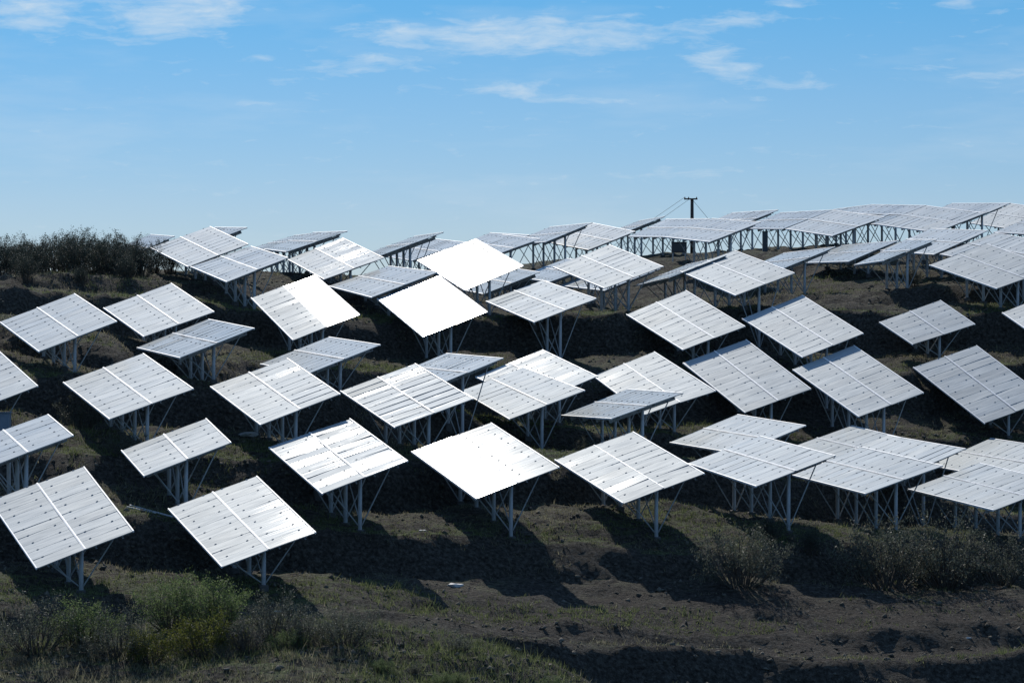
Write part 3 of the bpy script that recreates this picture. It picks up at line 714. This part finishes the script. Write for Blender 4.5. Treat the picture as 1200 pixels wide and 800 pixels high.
for nm, px, Y, s, sz, l in (
    ('grey0', 868, 133.5, 1.45, 1.1, 'wide grey twiggy bush on the shaded bank below the front left blue table'),
    ('grey0', 1040, 136, 1.6, 1.2, 'large grey bush on the dark bank below the front middle blue table'),
    ('grey1', 1108, 137, 1.9, 1.1, 'tall grey twiggy bush on the dark bank below the rightmost blue tables'),
    ('grey1', 1170, 138, 1.5, 1, 'small grey bush on the dark bank at the right edge'),
    ('hedge1', 950, 137.5, .42, 1, 'dark green bush at the lip of the bank under the middle blue table'),
    ('hedge2', 905, 139, .36, 1, 'low dark bush at the foot of the posts under the front left blue table'),
    ('green0', 250, 107.5, 1.05, .9, 'big green bush in the foreground below the steep pale table'),
    ('green0', 205, 108, .95, 1, 'smaller green bush at the left foot of the big foreground bush'),
    ('grey1', 325, 106, 1.1, .9, 'grey dry bush in the foreground right of the big green bush'),
    ('yellow0', 176, 103.6, 1.05, 1, 'yellow green bush in the left foreground, brightest of the bushes'),
    ('yellow0', 240, 104.6, 1.3, 1, 'yellow green low bush at the bottom edge below the big green bush'),
    ('green0', 98, 106, .95, .9, 'round green bush at the bottom left of the foreground'),
    ('grey1', 40, 104.8, 1.25, 1, 'grey bush in the bottom left corner'),
    ('grey1', 140, 104.2, 1.1, 1, 'grey twiggy bush at the bottom edge between green and yellow bushes'),
    ('grey0', 405, 105, .9, .9, 'low grey bush at the bottom edge left of the dark bank'),
    ('dry0', 290, 104.2, 1.0, 1, 'pale dry twigs at the bottom edge right of the yellow bush'),
    ('dry0', 355, 104.5, .9, 1, 'pale dry weeds at the bottom edge left of the low grey bush'),
    ('grey0', 505, 110, .75, 1, 'small grey bush on the grassy hump of the lower centre'),
    ('hedge0', 1068, 203, .42, 1, 'dark bush under the narrow blade-like table below the right ridge'),
    ('grey1', 92, 146, 1.0, 1, 'grey twiggy bush under the far left pale table'),
    ('grey1', 148, 139, .8, 1, 'grey twiggy bush under the left middle table with white centre strip'),
    ('grey1', 690, 157, .7, 1, 'grey twiggy bush under the plain grey centre table')):
    bush(nm, px, Y, s, l, sz=sz)

WG = 'low dry weeds on the foreground hump'
wr = random.Random(5)
for i in range(22):
    px = 330+wr.uniform(0, 330) if i < 15 else wr.uniform(0, 330)
    Y = wr.uniform(101.5, 107.3)
    if px > 560: Y = min(Y, 103.2+(660-px)*.02)
    bush(('grey1', 'dry0', 'green0')[i % 3], px, Y, wr.uniform(.28, .5), 'small low weed tuft growing on the grassy foreground hump', 'weed', WG, 'weed_tuft', sz=.8)

# ------------------------------------------------------------------ grass and stones (nobody could count them)
def scatter_grass():
    n = 120000
    X = nrng.uniform(-40, 48, n); Y = 96+(nrng.uniform(0, 1, n)**1.35)*130
    keep = np.abs(X) < Y*.185
    X, Y = X[keep], Y[keep]
    Z = gz(X, Y); sl = np.hypot((gz(X+.4, Y)-Z)/.4, (gz(X, Y+.4)-Z)/.4)
    veg = gz(X, Y, VEG)
    dens = .34+.85*veg+1.0*fbm(X/5, Y/5, 77, 3)+.7*vnoise(X/1.2, Y/1.2, 79)
    fore = (Y < 109.5) & (gz(X, Y, HUMP) > .3) | ((Y < 112) & (X < -8))
    dens = dens+.7*fore-.55*(np.hypot((X-16)/24, (Y-122)/13) < 1)*(1-fore)
    keep = (nrng.uniform(0, 1, len(X)) < dens) & (sl < 1.1)
    X, Y, Z, fore = X[keep], Y[keep], Z[keep], fore[keep]
    nb = 6
    X = np.repeat(X, nb); Y = np.repeat(Y, nb); Z = np.repeat(Z, nb); fore = np.repeat(fore, nb)
    m = len(X)
    ox = nrng.normal(0, .10, m); oy = nrng.normal(0, .10, m)
    X = X+ox; Y = Y+oy; Z = gz(X, Y)
    h = nrng.uniform(.06, .17, m)*np.repeat(nrng.choice([.8, 1, 1.9], m//nb, p=[.5, .35, .15]), nb)*np.where(fore, 1.7, 1)*(1+.9*np.clip(vnoise(X/4, Y/4, 91), -.3, .5))
    an = nrng.uniform(0, 6.283, m); wd = nrng.uniform(.010, .022, m)*np.where(fore, .9, 1.2)
    lx = nrng.normal(0, .45, m)*h; ly = nrng.normal(0, .45, m)*h
    V = np.empty((m, 3, 3)); c, s = np.cos(an)*wd, np.sin(an)*wd
    V[:, 0] = np.c_[X-c, Y-s, Z-.02]; V[:, 1] = np.c_[X+c, Y+s, Z-.02]; V[:, 2] = np.c_[X+lx, Y+ly, Z+h]
    F = np.arange(m*3).reshape(-1, 3)
    green = (fbm(X/9, Y/9, 101, 3)+nrng.normal(0, .12, m)+.45*gz(X, Y, VEG)-.1) > .05
    o = link('grass', mesh_np('grass', V.reshape(-1, 3), F, False, green.astype(int), [M_GRASS_DRY, M_GRASS_GREEN]))
    kind(o, 'stuff'); tag(o, 'short dry and green grass growing over the terraced slope', 'grass')
scatter_grass()
def scatter_stones():
    n = 46000
    X = nrng.uniform(-40, 46, n); Y = 100+(nrng.uniform(0, 1, n)**1.3)*110
    keep = (np.abs(X) < Y*.185) & (nrng.uniform(0, 1, n) < .6+1.2*fbm(X/6, Y/6, 55, 3)); X, Y = X[keep], Y[keep]; n = len(X)
    Z = gz(X, Y)
    base = np.array([(1, 0, 0), (-1, 0, 0), (0, 1, 0), (0, -1, 0), (0, 0, 1), (0, 0, -1)], float)
    fc = np.array([(0, 2, 4), (2, 1, 4), (1, 3, 4), (3, 0, 4), (2, 0, 5), (1, 2, 5), (3, 1, 5), (0, 3, 5)])
    s = .03+.13*nrng.uniform(0, 1, n)**3
    V = base[None]*s[:, None, None]*nrng.uniform(.5, 1.3, (n, 6, 1))*np.array([1, 1, .7])+nrng.normal(0, .25, (n, 6, 3))*s[:, None, None]
    V = V+np.stack([X, Y, Z+s*.15], -1)[:, None, :]
    F = (fc[None]+np.arange(n)[:, None, None]*6).reshape(-1, 3)
    o = link('stones', mesh_np('stones', V.reshape(-1, 3), F, False, None, [M_STONE]))
    kind(o, 'stuff'); tag(o, 'small stones and clods strewn over the bare slope', 'stones')
scatter_stones()

# ------------------------------------------------------------------ utility pole and its wires on the ridge
def utility_pole():
    Y = 262; x = (811-600)/3600*Y; zt = (400-232.5)/3600*Y; zg = g1(x, Y)
    root = empty('utility_pole', (x, Y, zg)); tag(root, 'dark utility pole with short crossarm standing behind the ridge tables', 'utility pole')
    T = Matrix.Translation
    bm = bmesh.new(); bm_tube(bm, (0, 0, -.5), (0, 0, zt-zg), .17, .135, 12)
    link('pole', bm_mesh('pole', bm, [M_WOODPOLE]), None, root, T((x, Y, zg)))
    bm = bmesh.new(); bm_box(bm, 1.15, .12, .12, (-.12, -.17, 0), 0, .012)
    link('crossarm', bm_mesh('crossarm', bm, [M_WOODPOLE]), None, root, T((x, Y, zt-.06)))
    bm = bmesh.new(); bm_tube(bm, (0, 0, 0), (0, 0, .06), .045, .055, 10); bm_tube(bm, (0, 0, .061), (0, 0, .12), .04, .03, 10)
    me = bm_mesh('insulator', bm, [M_INS])
    for dx in (-.62, -.3, .38): link('insulator', me, None, root, T((x+dx, Y-.17, zt+.003)))
    def wire(nm, pts_, rad, label, cat):
        bm = bmesh.new()
        for p, q in zip(pts_[:-1], pts_[1:]): bm_tube(bm, p, q, rad, n=5)
        tag(link(nm, bm_mesh(nm, bm, [M_WIRE])), label, cat)
    def cat_pts(a, b, sag, n=24):
        return [tuple(np.array(a)*(1-t)+np.array(b)*t-np.array([0, 0, sag*4*t*(1-t)])) for t in np.linspace(0, 1, n)]
    e = (-16., 318., g1(-16, 318)-.3); e2 = (-14.5, 318., g1(-14.5, 318)-.3)
    wire('power_line', cat_pts((x-.62, Y-.17, zt+.10), e, .8), .014, 'upper thin black wire running down left from the utility pole', 'power line')
    wire('power_line', cat_pts((x-.3, Y-.17, zt-.12), e2, .8), .014, 'lower thin black wire running down left from the utility pole', 'power line')
    wire('guy_wire', [(x+.1, Y, zt-.2), (x+4.2, Y+2.0, g1(x+4.2, Y+2)-.1)], .016, 'straight guy wire slanting down right from the utility pole', 'guy wire')
utility_pole()

# ------------------------------------------------------------------ cabinets, boxes and oddments
def cabinet(px0, px1, py0, py1, Y, label, m, depth=.5, legs=True):
    x0 = (px0-600)/3600*Y; x1 = (px1-600)/3600*Y; z1 = (400-py0)/3600*Y; z0 = (400-py1)/3600*Y
    cx = (x0+x1)/2; zg = g1(cx, Y); w = x1-x0; z0 = max(z0, zg+.05) if legs else zg-.05
    h = max(z1-z0, .5)
    root = empty('equipment_cabinet', (cx, Y, zg)); tag(root, label, 'cabinet')
    T = Matrix.Translation((cx, Y, z0))
    bm = bmesh.new(); bm_box(bm, w, depth, h, (0, 0, h/2), 0, .015); link('body', bm_mesh('body', bm, [m]), None, root, T)
    bm = bmesh.new(); bm_box(bm, w+.1, depth+.12, .05, (0, 0, h+.03), 0, .012); link('lid', bm_mesh('lid', bm, [m]), None, root, T)
    bm = bmesh.new(); bm_box(bm, w*.82, .02, h*.8, (0, -depth/2-.014, h*.5), 0, .004)
    d = link('door', bm_mesh('door', bm, [m]), None, root, T)
    bm = bmesh.new(); bm_box(bm, .03, .03, .14, (w*.33, -depth/2-.042, h*.5), 0)
    hn = bpy.data.objects.new('handle', bm_mesh('handle', bm, [M_STEEL])); COL.objects.link(hn); hn.parent = d
    if legs:
        bm = bmesh.new(); bm_box(bm, .07, .07, z0-zg+.3, (0, 0, 0)); me = bm_mesh('leg', bm, [M_BRACE])
        for sx in (-1, 1):
            for sy in (-1, 1):
                link('leg', me, None, root, Matrix.Translation((cx+sx*w*.42, Y+sy*depth*.38, zg+(z0-zg)/2-.14)))
cabinet(787, 804.5, 284.5, 296, 229, 'wide dark equipment cabinet on legs under the bluish table by the utility pole', M_DARKBOX, .7)
cabinet(893.5, 899.5, 272, 294, 236, 'tall narrow dark cabinet among the posts of the ridge right of the pole', M_DARKBOX, .5, False)
cabinet(-14, 12, 484, 503, 139, 'grey blue equipment box at the left edge above the small cut table', M_GREYBOX, .6, False)

def litter(px, Y, s, label, seed):
    nm = 'rubble_heap' if 'rubble' in label else 'plastic_sheet' if 'sheet' in label else 'paper_scrap'
    x = (px-600)/3600*Y
    bm = bmesh.new(); bmesh.ops.create_icosphere(bm, subdivisions=2, radius=1)
    r = random.Random(seed)
    for v in bm.verts:
        k = 1+r.uniform(-.35, .25); v.co = Vector((v.co.x*s*k*1.5, v.co.y*s*k, v.co.z*s*k*.5))
    o = link(nm, bm_mesh(nm, bm, [M_LITTER]), None, None, Matrix.Translation((x, Y, g1(x, Y)+s*.22)))
    tag(o, label, nm.replace('_', ' '))
for i, (px, Y, s, l) in enumerate(((291, 148, .30, 'white crumpled sheet on bare ground below the flat pale left table'),
    (84, 180, .22, 'white scrap on the track below the ridge hedge'), (947, 150, .14, 'white scrap beside the rear left blue table of the right cluster'),
    (533, 128, .22, 'pale rubble heap in the shade below the dazzling white table'), (495, 134, .12, 'small white scrap on the lit strip left of the dazzling table'),
    (325, 118, .10, 'small white scrap near the posts of the steep foreground table'), (672, 118, .10, 'white scrap on the dirt strip in the lower centre'),
    (1135, 127, .10, 'white scrap on the dark slope at the lower right'))):
    litter(px, Y, s, l, i)
def bar(name, px0, Y0, px1, Y1, w, h, m, label, cat):
    a = Vector(((px0-600)/3600*Y0, Y0, 0)); b = Vector(((px1-600)/3600*Y1, Y1, 0))
    a.z = g1(a.x, a.y)+.12; b.z = g1(b.x, b.y)+.12; d = b-a
    bm = bmesh.new(); bm_box(bm, w, d.length, h, (0, 0, 0), 0, min(w, h)*.2)
    o = link(name, bm_mesh(name, bm, [m]), None, None, Matrix.Translation((a+b)/2) @ d.to_track_quat('Y', 'Z').to_matrix().to_4x4())
    tag(o, label, cat)
bar('steel_bar', 152, 133, 202, 130, .07, .07, M_STEEL, 'longer thin steel bar lying on the dark bank left of the steep table', 'bar')
bar('steel_bar', 148, 131.5, 182, 130.5, .06, .06, M_STEEL, 'shorter thin steel bar lying below the longer one on the dark bank', 'bar')
bar('plank', 83, 134.6, 103, 134.2, .28, .06, M_PLANK, 'white plank lying at the terrace edge above the bottom left table', 'plank')

# ------------------------------------------------------------------ sun, sky, camera
SUN_EL, SUN_AZ = 34.5, -14.2                    # ahead of the camera and a little to its left
sd = Vector((math.sin(R(SUN_AZ))*math.cos(R(SUN_EL)), math.cos(R(SUN_AZ))*math.cos(R(SUN_EL)), math.sin(R(SUN_EL))))
sl = bpy.data.lights.new('sun', 'SUN'); sl.energy = 3.7; sl.angle = R(.53); sl.color = (1, .95, .87)
so = bpy.data.objects.new('sun', sl); COL.objects.link(so); so.rotation_euler = (-sd).to_track_quat('-Z', 'Y').to_euler(); so.location = (0, 0, 60)

def world():
    w = bpy.data.worlds.new('World'); SC.world = w; w.use_nodes = True
    nt = w.node_tree; nt.nodes.clear()
    out = nt.nodes.new('ShaderNodeOutputWorld'); bg = nt.nodes.new('ShaderNodeBackground'); nt.links.new(bg.outputs[0], out.inputs[0])
    sky = nt.nodes.new('ShaderNodeTexSky'); sky.sky_type = 'NISHITA'; sky.sun_disc = False
    sky.sun_elevation = R(SUN_EL); sky.sun_rotation = R(SUN_AZ); sky.altitude = 300
    sky.air_density = SKY['air']; sky.dust_density = SKY['dust']; sky.ozone_density = SKY['ozone']
    tc = nt.nodes.new('ShaderNodeTexCoord'); d = tc.outputs['Generated']
    sep = nt.nodes.new('ShaderNodeSeparateXYZ'); nt.links.new(d, sep.inputs[0])
    el = nd(nt, 'ShaderNodeMath', operation='ARCSINE'); nt.links.new(sep.outputs[2], el.inputs[0])
    az = nd(nt, 'ShaderNodeMath', operation='ARCTAN2'); nt.links.new(sep.outputs[0], az.inputs[0]); nt.links.new(sep.outputs[1], az.inputs[1])
    cm = nt.nodes.new('ShaderNodeCombineXYZ'); nt.links.new(az.outputs[0], cm.inputs[0]); nt.links.new(el.outputs[0], cm.inputs[1])
    deg = nd(nt, 'ShaderNodeVectorMath', operation='SCALE'); deg.inputs['Scale'].default_value = 180/math.pi
    nt.links.new(cm.outputs[0], deg.inputs[0])
    # sky tint by height above the horizon, brightened overhead to add fill light
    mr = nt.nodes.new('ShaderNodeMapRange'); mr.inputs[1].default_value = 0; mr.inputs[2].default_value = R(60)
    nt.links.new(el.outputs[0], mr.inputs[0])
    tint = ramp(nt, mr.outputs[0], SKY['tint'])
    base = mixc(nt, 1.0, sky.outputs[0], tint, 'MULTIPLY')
    # thin clouds
    wob = nt.nodes.new('ShaderNodeTexNoise'); wob.inputs['Scale'].default_value = 1.1; wob.inputs['Detail'].default_value = 4
    mpw = nt.nodes.new('ShaderNodeMapping'); mpw.inputs['Scale'].default_value = (.7, 1.6, 1); nt.links.new(deg.outputs[0], mpw.inputs[0]); nt.links.new(mpw.outputs[0], wob.inputs['Vector'])
    wv = nd(nt, 'ShaderNodeVectorMath', operation='SUBTRACT'); nt.links.new(wob.outputs['Color'], wv.inputs[0]); wv.inputs[1].default_value = (.5, .5, .5)
    ws = nd(nt, 'ShaderNodeVectorMath', operation='MULTIPLY_ADD'); nt.links.new(wv.outputs[0], ws.inputs[0]); ws.inputs[1].default_value = (1.2, .35, 0); nt.links.new(deg.outputs[0], ws.inputs[2])
    tot = None
    for (px, py, rx, ry, rot, s) in CLOUDS:
        mp = nt.nodes.new('ShaderNodeMapping'); mp.vector_type = 'TEXTURE'
        mp.inputs['Location'].default_value = (math.degrees(math.atan((px-600)/3600)), math.degrees(math.atan((400-py)/3600)), 0)
        mp.inputs['Rotation'].default_value = (0, 0, R(rot)); mp.inputs['Scale'].default_value = (rx/62.8, ry/62.8, 1)
        nt.links.new(ws.outputs[0], mp.inputs[0])
        ln = nd(nt, 'ShaderNodeVectorMath', operation='LENGTH'); nt.links.new(mp.outputs[0], ln.inputs[0])
        m2 = nt.nodes.new('ShaderNodeMapRange'); m2.interpolation_type = 'SMOOTHSTEP'
        m2.inputs[1].default_value = 1.7; m2.inputs[2].default_value = .0; m2.inputs[3].default_value = 0; m2.inputs[4].default_value = s
        nt.links.new(ln.outputs['Value'], m2.inputs[0])
        if tot is None: tot = m2.outputs[0]
        else:
            a = nd(nt, 'ShaderNodeMath', operation='MAXIMUM'); nt.links.new(tot, a.inputs[0]); nt.links.new(m2.outputs[0], a.inputs[1]); tot = a.outputs[0]
    mpd = nt.nodes.new('ShaderNodeMapping'); mpd.inputs['Scale'].default_value = (.55, 2.4, 1); nt.links.new(ws.outputs[0], mpd.inputs[0])
    dt = noise(nt, mpd.outputs[0], 2.2, 9, .62)
    e1 = nd(nt, 'ShaderNodeMath', operation='MULTIPLY_ADD'); nt.links.new(dt, e1.inputs[0]); e1.inputs[1].default_value = 1.7; e1.inputs[2].default_value = -1.02
    e2 = nd(nt, 'ShaderNodeMath', operation='MULTIPLY_ADD'); nt.links.new(tot, e2.inputs[0]); e2.inputs[1].default_value = .95; nt.links.new(e1.outputs[0], e2.inputs[2])
    fac = nd(nt, 'ShaderNodeMath', operation='MULTIPLY'); fac.use_clamp = True; fac.inputs[1].default_value = .9; nt.links.new(e2.outputs[0], fac.inputs[0])
    # faint veils elsewhere
    mpv = nt.nodes.new('ShaderNodeMapping'); mpv.inputs['Scale'].default_value = (.16, .8, 1); nt.links.new(deg.outputs[0], mpv.inputs[0])
    vl = ramp(nt, noise(nt, mpv.outputs[0], .8, 5, .6), [(.5, (0, 0, 0)), (.8, (.35, .35, .35))])
    fa = nd(nt, 'ShaderNodeMath', operation='ADD'); fa.use_clamp = True; nt.links.new(fac.outputs[0], fa.inputs[0]); nt.links.new(vl, fa.inputs[1])
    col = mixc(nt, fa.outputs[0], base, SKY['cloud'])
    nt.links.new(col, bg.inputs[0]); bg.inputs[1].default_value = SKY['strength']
CLOUDS = [(600, 42, 165, 21, 0, .8), (700, 47, 110, 12, 2, .7), (850, 28, 75, 11, 9, .6), (850, 76, 55, 20, -20, .6), (935, 99, 45, 8, -2, .5), (605, 108, 85, 11, -5, .55),
          (420, 78, 70, 14, 3, .5), (215, 18, 85, 30, 10, .75), (150, 5, 60, 16, 0, .5), (30, 14, 75, 30, 0, .7), (300, 120, 36, 6, 0, .4), (330, 96, 36, 5, 0, .4), (800, 203, 95, 9, 3, .3), (680, 212, 30, 4, 0, .3),
          (950, 187, 40, 5, 5, .25), (1150, 88, 70, 8, -3, .4), (1112, 7, 26, 8, 0, .6), (1160, 18, 16, 6, 0, .5), (925, 4, 40, 8, 0, .5), (300, 70, 22, 5, 10, .35), (890, 118, 26, 5, -10, .3), (720, 118, 36, 5, 0, .25), (85, 35, 12, 6, 0, .3)]
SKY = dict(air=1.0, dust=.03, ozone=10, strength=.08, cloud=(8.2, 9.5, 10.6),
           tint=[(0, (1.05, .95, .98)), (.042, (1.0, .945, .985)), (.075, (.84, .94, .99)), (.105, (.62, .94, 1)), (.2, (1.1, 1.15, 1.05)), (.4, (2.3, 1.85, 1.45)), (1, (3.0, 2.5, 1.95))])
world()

cam = bpy.data.cameras.new('camera'); co = bpy.data.objects.new('camera', cam); COL.objects.link(co)
cam.sensor_width = 36; cam.lens = 108; cam.clip_start = .5; cam.clip_end = 20000
co.location = (0, 0, 0); co.rotation_euler = (R(90), 0, 0)
SC.camera = co
SC.render.resolution_x = 1024; SC.render.resolution_y = 682
vs_ = SC.view_settings; vs_.view_transform = 'Standard'; vs_.look = 'None'; vs_.exposure = 0; vs_.gamma = 1; vs_.use_curve_mapping = False
